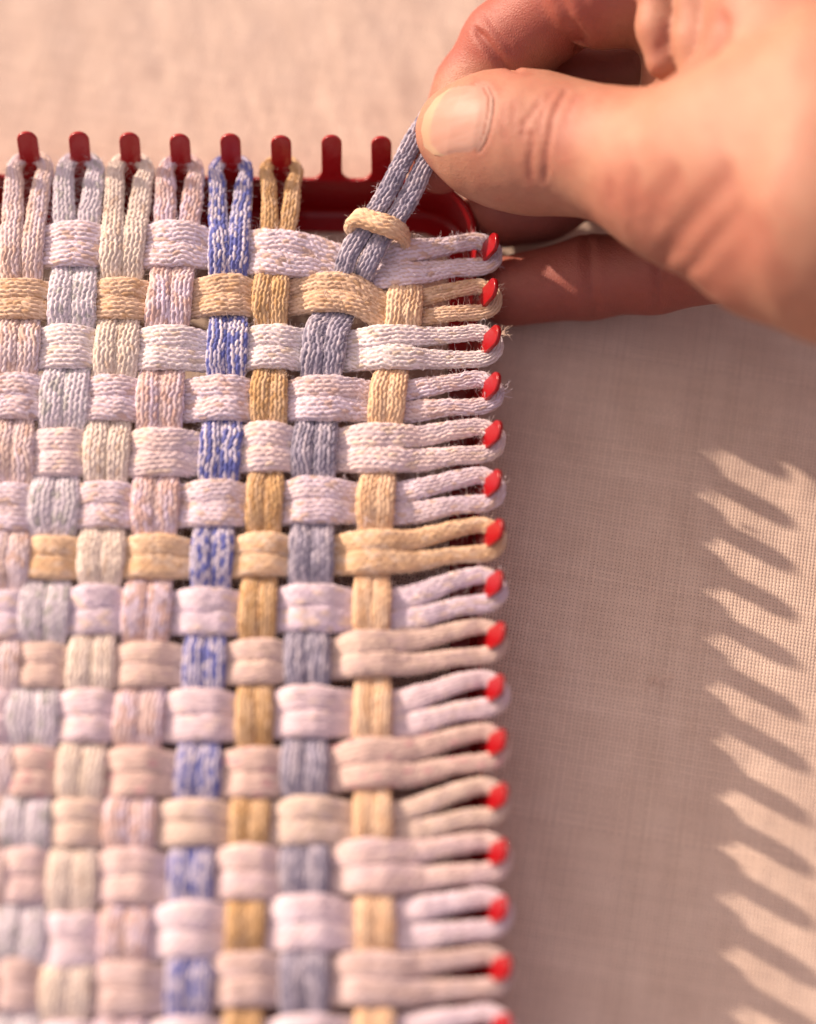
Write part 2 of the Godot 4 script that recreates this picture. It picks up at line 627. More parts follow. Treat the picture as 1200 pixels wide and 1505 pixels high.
func make_loops() -> void:
	col_line[1] = [Vector2(11.9, -66.9), Vector2(41.6, -66.1), Vector2(61.9, -65.9), Vector2(81.4, -65.3)]
	col_line[2] = [Vector2(8.9, -57.2), Vector2(31.8, -56.8), Vector2(52.5, -57.1), Vector2(73.0, -57.7), Vector2(92.8, -58.2), Vector2(107.6, -58.9), Vector2(130.1, -59.1), Vector2(148.4, -58.8)]
	col_line[3] = [Vector2(11.7, -48.0), Vector2(41.4, -48.1), Vector2(63.1, -48.9), Vector2(83.2, -48.8), Vector2(102.6, -49.5), Vector2(121.9, -50.2), Vector2(138.2, -50.7), Vector2(157.2, -50.5)]
	col_line[4] = [Vector2(8.6, -38.2), Vector2(31.6, -38.9), Vector2(52.3, -39.9), Vector2(72.8, -39.8), Vector2(92.6, -40.4), Vector2(111.1, -40.9), Vector2(130.0, -41.6), Vector2(148.3, -41.5)]
	col_line[5] = [Vector2(11.4, -28.5), Vector2(41.2, -28.0), Vector2(62.2, -28.6), Vector2(82.4, -29.5), Vector2(101.9, -30.1), Vector2(120.6, -30.5), Vector2(138.6, -31.1), Vector2(157.1, -30.7)]
	col_line[6] = [Vector2(9.9, -19.0), Vector2(31.4, -20.3), Vector2(52.1, -20.1), Vector2(72.7, -20.5), Vector2(92.5, -21.1), Vector2(110.9, -21.2), Vector2(129.9, -21.6), Vector2(147.1, -21.7)]
	col_line[7] = [Vector2(24.5, -3.9), Vector2(31.0, -7.7), Vector2(39.7, -10.3), Vector2(61.4, -11.9), Vector2(81.0, -12.0), Vector2(101.1, -12.5), Vector2(120.5, -12.5), Vector2(139.1, -12.1), Vector2(157.1, -11.9)]
	col_line[8] = [Vector2(24.0, 4.9), Vector2(32.5, 4.5), Vector2(51.9, 1.2), Vector2(72.5, -0.8), Vector2(92.3, -1.3), Vector2(110.2, -1.1), Vector2(129.8, -0.8), Vector2(147.0, -0.3)]
	row_line[1] = [Vector2(-57.1, 20.7), Vector2(-38.1, 20.5), Vector2(-15.3, 22.4), Vector2(-3.0, 24.6), Vector2(7.5, 24.0)]
	row_line[2] = [Vector2(-65.8, 32.3), Vector2(-47.7, 32.0), Vector2(-27.7, 31.1), Vector2(-7.6, 30.1), Vector2(1.0, 33.2)]
	row_line[3] = [Vector2(-55.9, 41.9), Vector2(-38.5, 42.0), Vector2(-19.9, 41.6), Vector2(5.0, 41.4)]
	row_line[4] = [Vector2(-65.8, 51.9), Vector2(-48.6, 52.1), Vector2(-25.8, 51.9), Vector2(-9.8, 51.7)]
	row_line[5] = [Vector2(-57.7, 62.9), Vector2(-38.9, 62.7), Vector2(-20.0, 61.5), Vector2(5.0, 61.5)]
	row_line[6] = [Vector2(-67.3, 73.5), Vector2(-48.7, 72.9), Vector2(-29.4, 72.4), Vector2(-10.7, 71.7)]
	row_line[7] = [Vector2(-57.7, 82.9), Vector2(-38.7, 82.5), Vector2(-20.7, 82.1), Vector2(6.2, 81.1)]
	row_line[8] = [Vector2(-63.6, 93.4), Vector2(-48.3, 92.4), Vector2(-29.6, 92.8), Vector2(-11.6, 91.8)]
	row_line[9] = [Vector2(-58.3, 102.7), Vector2(-39.6, 102.5), Vector2(-21.4, 101.8), Vector2(2.7, 99.9)]
	row_line[10] = [Vector2(-49.6, 111.7), Vector2(-29.9, 111.4), Vector2(-10.7, 110.6)]
	row_line[11] = [Vector2(-59.4, 121.6), Vector2(-39.9, 121.6), Vector2(-21.7, 121.4), Vector2(3.9, 119.5)]
	row_line[12] = [Vector2(-50.9, 130.3), Vector2(-30.4, 130.1), Vector2(-11.0, 129.6)]
	row_line[13] = [Vector2(-60.0, 139.3), Vector2(-40.2, 139.2), Vector2(-21.6, 138.4), Vector2(5.1, 137.1)]
	row_line[14] = [Vector2(-50.9, 150.0), Vector2(-30.3, 148.0), Vector2(-11.2, 146.8)]
	row_line[15] = [Vector2(-59.3, 157.2), Vector2(-39.4, 157.7), Vector2(-21.1, 156.0), Vector2(5.1, 155.9)]
	row_line[16] = [Vector2(-59.3, 167.6), Vector2(-21.1, 166.5), Vector2(5.1, 165.5)]
	# yarns: two blended colours, a third for single stitches, its share, how much of it fills the gaps (painted gap shade on pale loops), relief
	var warp := {
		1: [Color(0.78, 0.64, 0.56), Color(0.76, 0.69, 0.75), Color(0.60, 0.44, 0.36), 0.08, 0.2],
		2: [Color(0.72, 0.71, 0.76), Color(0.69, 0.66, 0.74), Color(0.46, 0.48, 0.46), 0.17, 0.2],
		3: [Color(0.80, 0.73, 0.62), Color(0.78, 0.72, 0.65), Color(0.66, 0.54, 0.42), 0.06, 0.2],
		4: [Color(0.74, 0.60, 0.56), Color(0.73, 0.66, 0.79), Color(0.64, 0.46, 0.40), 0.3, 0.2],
		5: [Color(0.72, 0.69, 0.75), Color(0.60, 0.60, 0.74), Color(0.05, 0.09, 0.42), 0.2, 0.5, 0.34, 1.0],
		6: [Color(0.63, 0.43, 0.21), Color(0.69, 0.51, 0.31), Color(0.52, 0.33, 0.15), 0.2],
		7: [Color(0.54, 0.52, 0.59), Color(0.38, 0.38, 0.48), Color(0.22, 0.22, 0.30), 0.16, 0.36, 0.34, 1.0],
		8: [Color(0.76, 0.54, 0.33), Color(0.80, 0.63, 0.44), Color(0.68, 0.46, 0.27), 0.15],
	}
	var weft := {
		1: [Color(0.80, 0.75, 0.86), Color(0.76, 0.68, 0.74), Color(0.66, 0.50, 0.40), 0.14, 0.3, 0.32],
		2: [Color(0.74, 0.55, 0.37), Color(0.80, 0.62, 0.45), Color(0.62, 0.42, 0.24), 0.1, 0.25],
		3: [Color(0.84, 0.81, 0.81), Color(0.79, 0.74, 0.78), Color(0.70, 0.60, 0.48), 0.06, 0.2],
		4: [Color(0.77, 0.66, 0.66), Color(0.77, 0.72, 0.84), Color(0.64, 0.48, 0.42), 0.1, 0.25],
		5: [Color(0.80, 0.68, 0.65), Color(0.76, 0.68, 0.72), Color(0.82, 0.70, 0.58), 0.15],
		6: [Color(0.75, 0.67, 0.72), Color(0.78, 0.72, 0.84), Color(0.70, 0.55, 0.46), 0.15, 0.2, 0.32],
		7: [Color(0.72, 0.51, 0.30), Color(0.78, 0.60, 0.40), Color(0.80, 0.66, 0.50), 0.15],
		8: [Color(0.71, 0.64, 0.71), Color(0.74, 0.66, 0.78), Color(0.78, 0.66, 0.58), 0.15],
		9: [Color(0.68, 0.55, 0.49), Color(0.72, 0.59, 0.50), Color(0.60, 0.48, 0.46), 0.15],
		10: [Color(0.76, 0.66, 0.71), Color(0.73, 0.63, 0.68), Color(0.80, 0.68, 0.64), 0.15],
		11: [Color(0.72, 0.58, 0.51), Color(0.70, 0.55, 0.49), Color(0.70, 0.40, 0.42), 0.1],
		12: [Color(0.72, 0.60, 0.51), Color(0.75, 0.64, 0.54), Color(0.66, 0.56, 0.54), 0.15],
		13: [Color(0.76, 0.62, 0.58), Color(0.72, 0.60, 0.62), Color(0.80, 0.68, 0.62), 0.15],
		14: [Color(0.80, 0.72, 0.80), Color(0.76, 0.66, 0.70), Color(0.82, 0.74, 0.74), 0.15],
		15: [Color(0.68, 0.55, 0.50), Color(0.70, 0.59, 0.58), Color(0.62, 0.50, 0.46), 0.15],
		16: [Color(0.80, 0.72, 0.80), Color(0.76, 0.68, 0.74), Color(0.82, 0.74, 0.74), 0.15],
	}
	var warp_label := {
		1: "pale pink and cream vertical loop at the left end of the weave",
		2: "bluish white fluffy vertical loop with grey green streaks, second from the left",
		3: "plain cream vertical loop between the bluish white and the pink one",
		4: "vertical loop mottled in rust pink and lavender, left of the blue one",
		5: "blue and white speckled vertical loop hooked over a red tooth",
		6: "golden ochre vertical loop, narrower, right of the blue speckled one",
		7: "grey blue vertical loop with its end pulled up by thumb and finger",
		8: "tan vertical loop whose slipped end wraps round the pulled grey loop",
	}
	var weft_label := {
		1: "uppermost horizontal loop, lavender white and nubbly, next to the corner of the loom",
		2: "golden beige horizontal loop second from the top, under the thumb",
		3: "bright white horizontal loop, third from the top, with a frayed end",
		4: "pinkish lavender horizontal loop with small curls, fourth from the top",
		5: "smooth pale pink horizontal loop, fifth from the top, fat at its right end",
		6: "lavender horizontal loop with white curls just above the lower tan one",
		7: "tan horizontal loop, seventh from the top, halfway down the weave",
		8: "greyish lavender horizontal loop just below the halfway tan one",
		9: "dull beige horizontal loop, second below the halfway tan one",
		10: "pinkish lavender horizontal loop, tenth from the top, between two beige ones",
		11: "beige horizontal loop with a rose pink streak along one strand",
		12: "thin oatmeal horizontal loop just below the one streaked with pink",
		13: "plump rosy beige horizontal loop, fourth from the bottom edge of the picture",
		14: "plump lavender white horizontal loop above the lowest beige one",
		15: "blurred brownish beige horizontal loop nearest the bottom, lowest but one",
		16: "lavender white horizontal loop cut off by the bottom edge of the picture",
	}
	var spread := {1: 1.85, 2: 2.05, 3: 1.9, 4: 1.95, 5: 1.72, 6: 1.5, 7: 1.85, 8: 1.46}
	for j in range(1, 9):
		var crossings := PackedFloat32Array()
		for i in range(1, 17):
			crossings.append(line_at(row_line[i], line_at(col_line[j], EDGE + PITCH * (i - 1) + 3.0)))
		var over := j % 2 == 1                        # over the first row
		var half: float = spread[j] * 1.07
		var o: float = spread[j]
		var strands: Array[PackedVector4Array] = [PackedVector4Array(), PackedVector4Array()]
		for s in 2:
			var f := -1.0 if s == 0 else 1.0
			var z := 192.0
			var first := 6.0
			if j == 7:
				first = 26.5
			elif j == 8:
				first = 28.0
			while z > first:
				var h := wave(z, crossings, over, 1.18)
				var x := line_at(col_line[j], z)
				if z < 20.0 and j < 7:
					x = lerpf((j - 8) * PITCH, x, z / 20.0)
				var y := WEAVE + h
				if z < 18.0:
					y = lerpf(-6.3, y, smoothstep(3.0, 18.0, z))
				var apart := o * puff(h) + 0.2 * rough_noise.get_noise_2d(z * 0.11, j * 9.0 + s * 31.0)
				var slim := puff(h)
				if z < 22.0 and j < 7:
					apart = lerpf(o + 0.75, apart, smoothstep(6.0, 22.0, z))
					slim = lerpf(0.86, slim, smoothstep(4.0, 18.0, z))
				strands[s].append(Vector4(x + f * apart, y + 0.35 * rough_noise.get_noise_2d(z * 0.1, j * 5.0 + s * 13.0), z, slim))
				z -= 1.25
		var path := strands[0].duplicate()
		var x0 := (j - 8) * PITCH
		if j < 7:
			path.append_array([Vector4(x0 - 2.95, -6.5, 4.6, 0.74), Vector4(x0 - 2.6, -6.7, 2.8, 0.66), Vector4(x0 - 1.5, -6.8, 1.7, 0.62), Vector4(x0, -6.8, 1.4, 0.62)])
			path.append_array([Vector4(x0 + 1.5, -6.8, 1.7, 0.62), Vector4(x0 + 2.6, -6.7, 2.8, 0.66), Vector4(x0 + 2.95, -6.5, 4.6, 0.74)])
		elif j == 7:                                 # pulled up through the tan loop, into the fingers
			path.append_array([Vector4(-5.9, -2.6, 23.3, 0.95), Vector4(-2.5, -1.2, 18.0, 0.9), Vector4(1.2, 0.9, 12.0, 0.92), Vector4(5.0, 3.2, 4.6, 0.88), Vector4(7.4, 4.3, 0.4, 0.85), Vector4(9.8, 4.6, -2.6, 0.8)])
			path.append_array([Vector4(12.6, 4.4, -3.2, 0.8), Vector4(13.4, 4.0, -0.6, 0.8), Vector4(10.8, 3.6, 2.6, 0.85), Vector4(8.5, 2.9, 6.6, 0.88), Vector4(4.7, 0.3, 13.9, 0.92), Vector4(0.9, -1.3, 19.5, 0.9), Vector4(-2.2, -2.6, 25.2, 0.95)])
		else:                                        # slipped off its tooth, lying round the grey loop
			path.append_array([Vector4(3.2, -7.8, 24.2, 0.9), Vector4(0.6, -7.4, 21.0, 0.85), Vector4(-3.0, -5.0, 19.2, 0.9), Vector4(-4.7, -2.8, 18.6, 1.05), Vector4(-5.2, -1.3, 18.0, 1.25), Vector4(-4.3, 0.2, 17.5, 1.35), Vector4(-2.4, 0.8, 18.3, 1.25)])
			path.append_array([Vector4(0.0, 1.0, 19.2, 1.32), Vector4(2.1, 0.5, 19.8, 1.25), Vector4(3.5, -1.0, 19.7, 1.15), Vector4(4.3, -3.2, 19.8, 1.0), Vector4(4.7, -6.4, 21.0, 0.95), Vector4(5.6, -7.8, 24.0, 0.9)])
		var back := strands[1].duplicate()
		back.reverse()
		path.append_array(back)
		var tube := knit_tube(path, half * (1.08 if j == 8 else 1.0), 1.02, warp[j], 100 + j, 52, 0.28, 0.55, true)
		var loop := MeshInstance3D.new()
		loop.mesh = tube[0]
		loop.material_override = yarn
		thing(loop, "cotton_loop", warp_label[j], "fabric loop", "vertical cotton loops stretched down the loom")
		var hairs := part("loose_fibre", loose_fibres(tube, [0, 1000, 2000, 1100, 1100, 700, 700, 900, 1000][j], [0, 0, 10, 0, 0, 0, 0, 3, 0][j], 100 + j, 2.0 if j == 2 else 1.6), fuzz_material, loop)
		hairs.set_meta("kind", "stuff")
		if j == 7:
			part("frayed_thread", tuft(Vector3(-0.2, 0.9, 12.4), Vector3(-0.8, 0.5, -0.6), 5, 2.6, Color(0.72, 0.68, 0.72), 21), fuzz_material, loop).set_meta("kind", "stuff")
		if j == 8:
			part("frayed_thread", tuft(Vector3(-5.9, 0.4, 19.0), Vector3(-0.7, 0.7, 0.2), 14, 1.4, Color(0.80, 0.66, 0.50), 22), fuzz_material, loop).set_meta("kind", "stuff")
	for i in range(1, 17):
		var crossings := PackedFloat32Array()
		for j in range(1, 9):
			crossings.append(line_at(col_line[j], line_at(row_line[i], (j - 8) * PITCH - 1.0)))
		var over := i % 2 == 0                        # over the leftmost column
		var tooth_z := EDGE + (i - 1) * PITCH
		var o: float = 2.0 + (0.12 if i in [1, 5, 10, 13, 14] else 0.0) - (0.15 if i in [2, 7, 9, 12] else 0.0)
		var strands: Array[PackedVector4Array] = [PackedVector4Array(), PackedVector4Array()]
		for s in 2:
			var f := -1.0 if s == 0 else 1.0
			var x := -172.0
			while x < 15.5:
				var h := wave(x, crossings, over, 1.18)
				if x < crossings[0] - 6.0:
					h = 0.0
				var z := line_at(row_line[i], x)
				var y := WEAVE + h
				var to_tooth := smoothstep(3.0, 17.0, x)
				z = lerpf(z, tooth_z + 0.4, to_tooth)
				y = lerpf(y, -6.0, smoothstep(5.0, 16.0, x))
				var apart := o * puff(h) + 0.2 * rough_noise.get_noise_2d(x * 0.11, i * 9.0 + s * 31.0 + 200.0)
				apart = lerpf(apart, 2.65, clampf((x - 2.0) / 15.0, 0.0, 1.0))
				var slim := lerpf(puff(h), 0.7, smoothstep(2.0, 15.0, x))
				strands[s].append(Vector4(x, y + 0.35 * rough_noise.get_noise_2d(x * 0.1, i * 5.0 + s * 13.0), z + f * apart, slim))
				x += 1.25
		var path := PackedVector4Array()
		path.append_array(strands[0])
		path.append_array([Vector4(17.6, -6.2, tooth_z - 2.6, 0.68), Vector4(19.5, -6.2, tooth_z - 2.1, 0.66), Vector4(20.7, -6.2, tooth_z - 1.1, 0.7), Vector4(21.0, -6.2, tooth_z + 0.1, 0.7)])
		path.append_array([Vector4(20.7, -6.2, tooth_z + 1.3, 0.7), Vector4(19.6, -6.2, tooth_z + 2.4, 0.7), Vector4(17.6, -6.2, tooth_z + 2.85, 0.72)])
		var back := strands[1].duplicate()
		back.reverse()
		path.append_array(back)
		var sharp := i < 7
		var tube := knit_tube(path, o * 1.1, 0.98, weft[i] if i < 9 else weft[i] + [0.0, 0.32], i, 52 if sharp else 39, 0.28 if sharp else 0.5, 0.5, false)
		var loop := MeshInstance3D.new()
		loop.mesh = tube[0]
		loop.material_override = yarn
		thing(loop, "cotton_loop", weft_label[i], "fabric loop", "horizontal cotton loops woven across")
		if i < 9:
			var hairs := part("loose_fibre", loose_fibres(tube, 1000, [0, 46, 14, 26, 26, 0, 44, 4, 10][i], i, 1.6), fuzz_material, loop)
			hairs.set_meta("kind", "stuff")
			if i == 1:
				part("frayed_thread", tuft(Vector3(14.2, -3.9, 19.6), Vector3(0.2, 0.8, -0.6), 16, 1.9, Color(0.78, 0.74, 0.82), 23), fuzz_material, loop).set_meta("kind", "stuff")
			elif i == 3:
				part("frayed_thread", tuft(Vector3(22.3, -4.4, 38.6), Vector3(0.8, 0.6, -0.1), 16, 2.8, Color(0.80, 0.68, 0.56), 24), fuzz_material, loop).set_meta("kind", "stuff")
			elif i == 4:
				part("frayed_thread", tuft(Vector3(22.0, -5.2, 50.0), Vector3(0.9, 0.5, 0.1), 12, 3.2, Color(0.78, 0.74, 0.82), 25), fuzz_material, loop).set_meta("kind", "stuff")
			elif i == 6:
				part("frayed_thread", tuft(Vector3(-2.5, -4.2, 75.5), Vector3(0.3, 0.6, 0.8), 8, 2.2, Color(0.82, 0.78, 0.82), 26), fuzz_material, loop).set_meta("kind", "stuff")


# ---------------------------------------------------------------- the hand

var limbs: Array[PackedFloat32Array] = []      # chain, joint, joint, their radii; one entry for each bone
var creases: Array = []
const TOWARDS_EYE := Vector3(-0.02, 0.93, 0.367)


func limb(chain: int, joints: Array) -> void:
	for i in joints.size() - 1:
		var a: Vector4 = joints[i]
		var b: Vector4 = joints[i + 1]
		limbs.append(PackedFloat32Array([chain, a.x, a.y, a.z, b.x - a.x, b.y - a.y, b.z - a.z, a.w, b.w, Vector3(b.x - a.x, b.y - a.y, b.z - a.z).length_squared()]))


func crease(line: Array, deep: float, wide: float) -> void:
	var middle := Vector3.ZERO
	for p: Vector3 in line:
		middle += p / line.size()
	var reach := 0.0
	for p: Vector3 in line:
		reach = maxf(reach, p.distance_to(middle))
	creases.append([line, deep, wide, middle, reach])


func flesh(x: float, y: float, z: float, near: Array) -> float:
	# distance to the skin: tapered bones, joined smoothly in their chain and to the palm, which comes first
	var palm := 1000.0
	var best := 1000.0
	var now := 1000.0
	var chain := 0.0
	for l: PackedFloat32Array in near:
		if l[0] != chain:
			if chain == 0.0:
				palm = now
				best = now
			else:
				var gap := 5.0 - absf(now - palm)
				best = minf(best, minf(now, palm) - (gap * gap * 0.05 if gap > 0.0 else 0.0))
			now = 1000.0
			chain = l[0]
		var px := x - l[1]
		var py := y - l[2]
		var pz := z - l[3]
		var t := clampf((px * l[4] + py * l[5] + pz * l[6]) / l[9], 0.0, 1.0)
		px -= l[4] * t
		py -= l[5] * t
		pz -= l[6] * t
		var d := sqrt(px * px + py * py + pz * pz) - l[7] - (l[8] - l[7]) * t
		var k := 6.0 if chain < 1.5 else 2.5
		var gap := k - absf(now - d)
		now = minf(now, d) - (gap * gap / (4.0 * k) if gap > 0.0 else 0.0)
	if chain == 0.0:
		return now
	var last := 5.0 - absf(now - palm)
	return minf(best, minf(now, palm) - (last * last * 0.05 if last > 0.0 else 0.0))


func near_limbs(x: float, y: float, z: float, reach: float) -> Array:
	var near := []
	var closest := 1000.0
	var found := PackedFloat32Array()
	for l in limbs:
		var d := flesh(x, y, z, [l])
		found.append(d)
		closest = minf(closest, d)
	if absf(closest) > reach + 3.0:
		return near
	for i in limbs.size():
		if found[i] < closest + 2.0 * reach + 6.0:
			near.append(limbs[i])
	return near


func make_hand() -> void:
	# palm
	limb(0, [Vector4(61.7, 15.0, -4.6, 13.0), Vector4(64.6, 10.2, 23.7, 12.0)])
	limb(0, [Vector4(79.5, 27.3, 8.7, 22.0), Vector4(76.4, 22.0, 32.8, 16.0)])
	limb(0, [Vector4(61.7, 15.0, -4.6, 13.0), Vector4(79.5, 27.3, 8.7, 22.0)])
	limb(0, [Vector4(78.3, 28.5, 21.8, 24.0), Vector4(92.9, 41.7, 43.5, 23.0)])
	limb(0, [Vector4(66.5, 34.6, -15.8, 14.0), Vector4(78.2, 32.4, 11.9, 20.0)])
	# thumb
	limb(1, [Vector4(13.3, 5.9, 2.1, 6.3), Vector4(17.5, 7.5, 3.9, 9.3), Vector4(22.7, 9.8, 6.4, 10.9), Vector4(29.2, 13.1, 9.3, 11.3), Vector4(37.2, 18.0, 13.5, 10.0), Vector4(43.9, 22.0, 17.4, 10.5), Vector4(51.4, 26.3, 23.2, 14.0), Vector4(63.1, 33.4, 24.9, 19.0), Vector4(76.4, 41.9, 25.8, 23.0)])
	limb(1, [Vector4(55.5, 26.3, 31.7, 8.2), Vector4(64.2, 31.6, 40.3, 10.3), Vector4(75.7, 37.5, 47.9, 10.5)])
	limb(1, [Vector4(60.8, 32.1, 28.1, 15.0), Vector4(75.1, 43.1, 39.1, 21.5)])
	limb(1, [Vector4(68.2, 42.1, -7.6, 11.0), Vector4(68.5, 39.5, 4.4, 11.5), Vector4(67.8, 36.5, 14.7, 13.0)])
	# index
	limb(2, [Vector4(11.1, -2.1, 3.3, 6.7), Vector4(17.7, 1.9, -9.2, 7.6), Vector4(23.6, 7.2, -15.4, 8.7), Vector4(29.9, 12.3, -18.5, 8.4), Vector4(34.2, 16.1, -19.9, 9.2)])
	# root
	limb(3, [Vector4(40.1, 21.5, -19.5, 11.9), Vector4(54.8, 25.3, -20.1, 12.0)])
	# the fold at the root of the index finger
	limb(4, [Vector4(48.3, 34.2, -15.8, 4.0), Vector4(48.5, 29.8, -4.7, 3.7), Vector4(49.3, 27.6, 0.9, 3.2)])
	# web
	limb(5, [Vector4(53.7, 38.5, -12.8, 3.2), Vector4(53.9, 33.2, 0.4, 3.3), Vector4(54.9, 31.0, 6.1, 3.4)])
	# middle; its unseen tip is added to block sun from the lowest finger
	limb(6, [Vector4(22.8, -5.6, 1.9, 6.8), Vector4(27.4, -9.3, -7.6, 7.0), Vector4(37.7, -4.5, -16.6, 7.5), Vector4(49.2, -1.4, -15.6, 8.0), Vector4(60.9, 6.7, -13.7, 9.0)])
	# ring
	limb(7, [Vector4(24.0, -13.1, 7.2, 8.0), Vector4(30.6, -11.3, 5.6, 8.6), Vector4(39.8, -5.0, 3.8, 8.0), Vector4(56.5, 6.2, 0.8, 9.0)])
	# little
	limb(8, [Vector4(24.8, -14.6, 24.7, 6.8), Vector4(39.2, -11.2, 23.5, 7.5), Vector4(50.8, -6.4, 24.3, 7.8), Vector4(64.6, 2.2, 24.9, 9.0)])
	crease([Vector3(32.3, 24.4, 5.3), Vector3(30.8, 23.3, 8.0), Vector3(29.7, 22.3, 10.5), Vector3(29.2, 21.1, 13.4), Vector3(28.6, 20.0, 16.2), Vector3(28.5, 18.3, 20.6)], 0.42, 0.45)
	crease([Vector3(27.8, 22.7, 6.8), Vector3(26.6, 21.8, 8.8), Vector3(24.9, 21.1, 10.6), Vector3(24.5, 19.9, 13.5)], 0.32, 0.45)
	crease([Vector3(26.0, 20.5, 12.0), Vector3(26.2, 19.6, 14.4), Vector3(25.9, 18.7, 16.6), Vector3(26.2, 17.4, 20.1)], 0.36, 0.42)
	crease([Vector3(29.9, 23.2, 5.4), Vector3(28.5, 22.3, 7.6), Vector3(27.6, 21.3, 10.1), Vector3(27.5, 20.3, 12.7)], 0.14, 0.40)
	crease([Vector3(23.3, 22.7, 6.5), Vector3(22.8, 21.5, 9.3), Vector3(23.4, 20.4, 12.1)], 0.10, 0.40)
	crease([Vector3(21.7, 20.5, 6.6), Vector3(21.2, 19.1, 9.9), Vector3(21.7, 18.0, 12.8)], 0.08, 0.40)
	crease([Vector3(33.8, 23.7, 7.1), Vector3(32.3, 22.4, 10.4), Vector3(31.6, 20.8, 14.3), Vector3(31.9, 19.3, 18.2)], 0.14, 0.40)
	crease([Vector3(40.6, 23.3, 22.1), Vector3(39.2, 22.3, 24.7), Vector3(39.6, 21.3, 27.2)], 0.22, 0.90)
	crease([Vector3(59.8, 36.1, 34.3), Vector3(53.1, 32.9, 41.9), Vector3(51.1, 31.7, 44.9)], 0.45, 1.60)
	crease([Vector3(31.2, 21.1, 11.0), Vector3(30.7, 19.7, 14.4), Vector3(30.9, 18.4, 17.7)], 0.12, 0.40)
	crease([Vector3(44.2, 27.0, 23.7), Vector3(42.2, 25.6, 27.2), Vector3(42.7, 23.9, 31.6)], 0.22, 1.60)
	crease([Vector3(40.6, 23.3, 22.1), Vector3(39.2, 22.3, 24.7), Vector3(39.6, 21.0, 28.0)], 0.08, 1.10)
	crease([Vector3(50.4, 32.2, 27.2), Vector3(46.1, 30.4, 31.7), Vector3(45.5, 28.6, 36.1)], 0.30, 2.00)
	crease([Vector3(58.4, 35.9, 29.3), Vector3(53.3, 33.7, 34.6), Vector3(49.9, 32.2, 38.2), Vector3(47.7, 30.7, 41.8)], 0.60, 2.30)
	crease([Vector3(61.5, 36.1, 34.3), Vector3(54.2, 32.9, 41.9), Vector3(51.1, 31.3, 45.9)], 0.20, 2.30)
	crease([Vector3(62.2, 40.2, 40.4), Vector3(55.5, 37.1, 47.7), Vector3(53.3, 35.9, 50.8)], 0.20, 2.40)
	crease([Vector3(16.9, 13.8, -14.8), Vector3(19.9, 12.3, -10.9), Vector3(23.2, 10.8, -7.1), Vector3(24.7, 10.1, -5.1)], 0.80, 0.80)
	crease([Vector3(18.6, 14.8, -17.3), Vector3(21.5, 13.2, -13.2), Vector3(24.7, 11.7, -9.2)], 0.22, 0.60)
	crease([Vector3(30.6, 21.3, -16.7), Vector3(33.3, 19.4, -11.8), Vector3(37.4, 17.7, -7.4)], 0.90, 0.90)
	crease([Vector3(34.7, 21.4, -16.7), Vector3(36.4, 19.8, -12.7), Vector3(39.1, 18.5, -9.3)], 0.25, 0.80)
	crease([Vector3(57.1, 35.9, -0.6), Vector3(56.7, 33.9, 4.3), Vector3(55.3, 32.5, 7.9), Vector3(52.7, 31.5, 10.1)], 0.80, 1.00)
	crease([Vector3(38.5, -1.3, 19.0), Vector3(38.8, -4.1, 26.1), Vector3(39.9, -7.6, 34.8)], 0.65, 1.00)
	crease([Vector3(37.3, -1.8, 20.2), Vector3(37.5, -4.1, 26.1), Vector3(38.3, -7.4, 34.3)], 0.22, 0.70)
	crease([Vector3(49.0, 3.5, 20.9), Vector3(50.6, 1.3, 26.7), Vector3(51.3, -1.9, 34.8)], 0.65, 1.00)
	crease([Vector3(48.6, 25.0, -3.6), Vector3(48.0, 23.7, -0.2)], 0.20, 0.70)
	crease([Vector3(16.6, 14.0, -1.7), Vector3(18.7, 13.6, -0.6), Vector3(19.6, 12.7, 1.7), Vector3(19.5, 11.7, 4.2), Vector3(19.0, 10.6, 6.9), Vector3(18.2, 9.7, 9.2), Vector3(17.0, 9.0, 10.9)], 0.38, 0.42)
	var cell := 0.7
	var block := 6
	var low := Vector3(-2, -24, -48)
	var many := Vector3i(34, 25, 32)
	var across := 100000
	var number := {}
	var at := PackedVector3Array()
	var edges := PackedInt64Array()
	var side := block * cell
	var w := block + 1
	var values := PackedFloat32Array()
	values.resize(w * w * w)
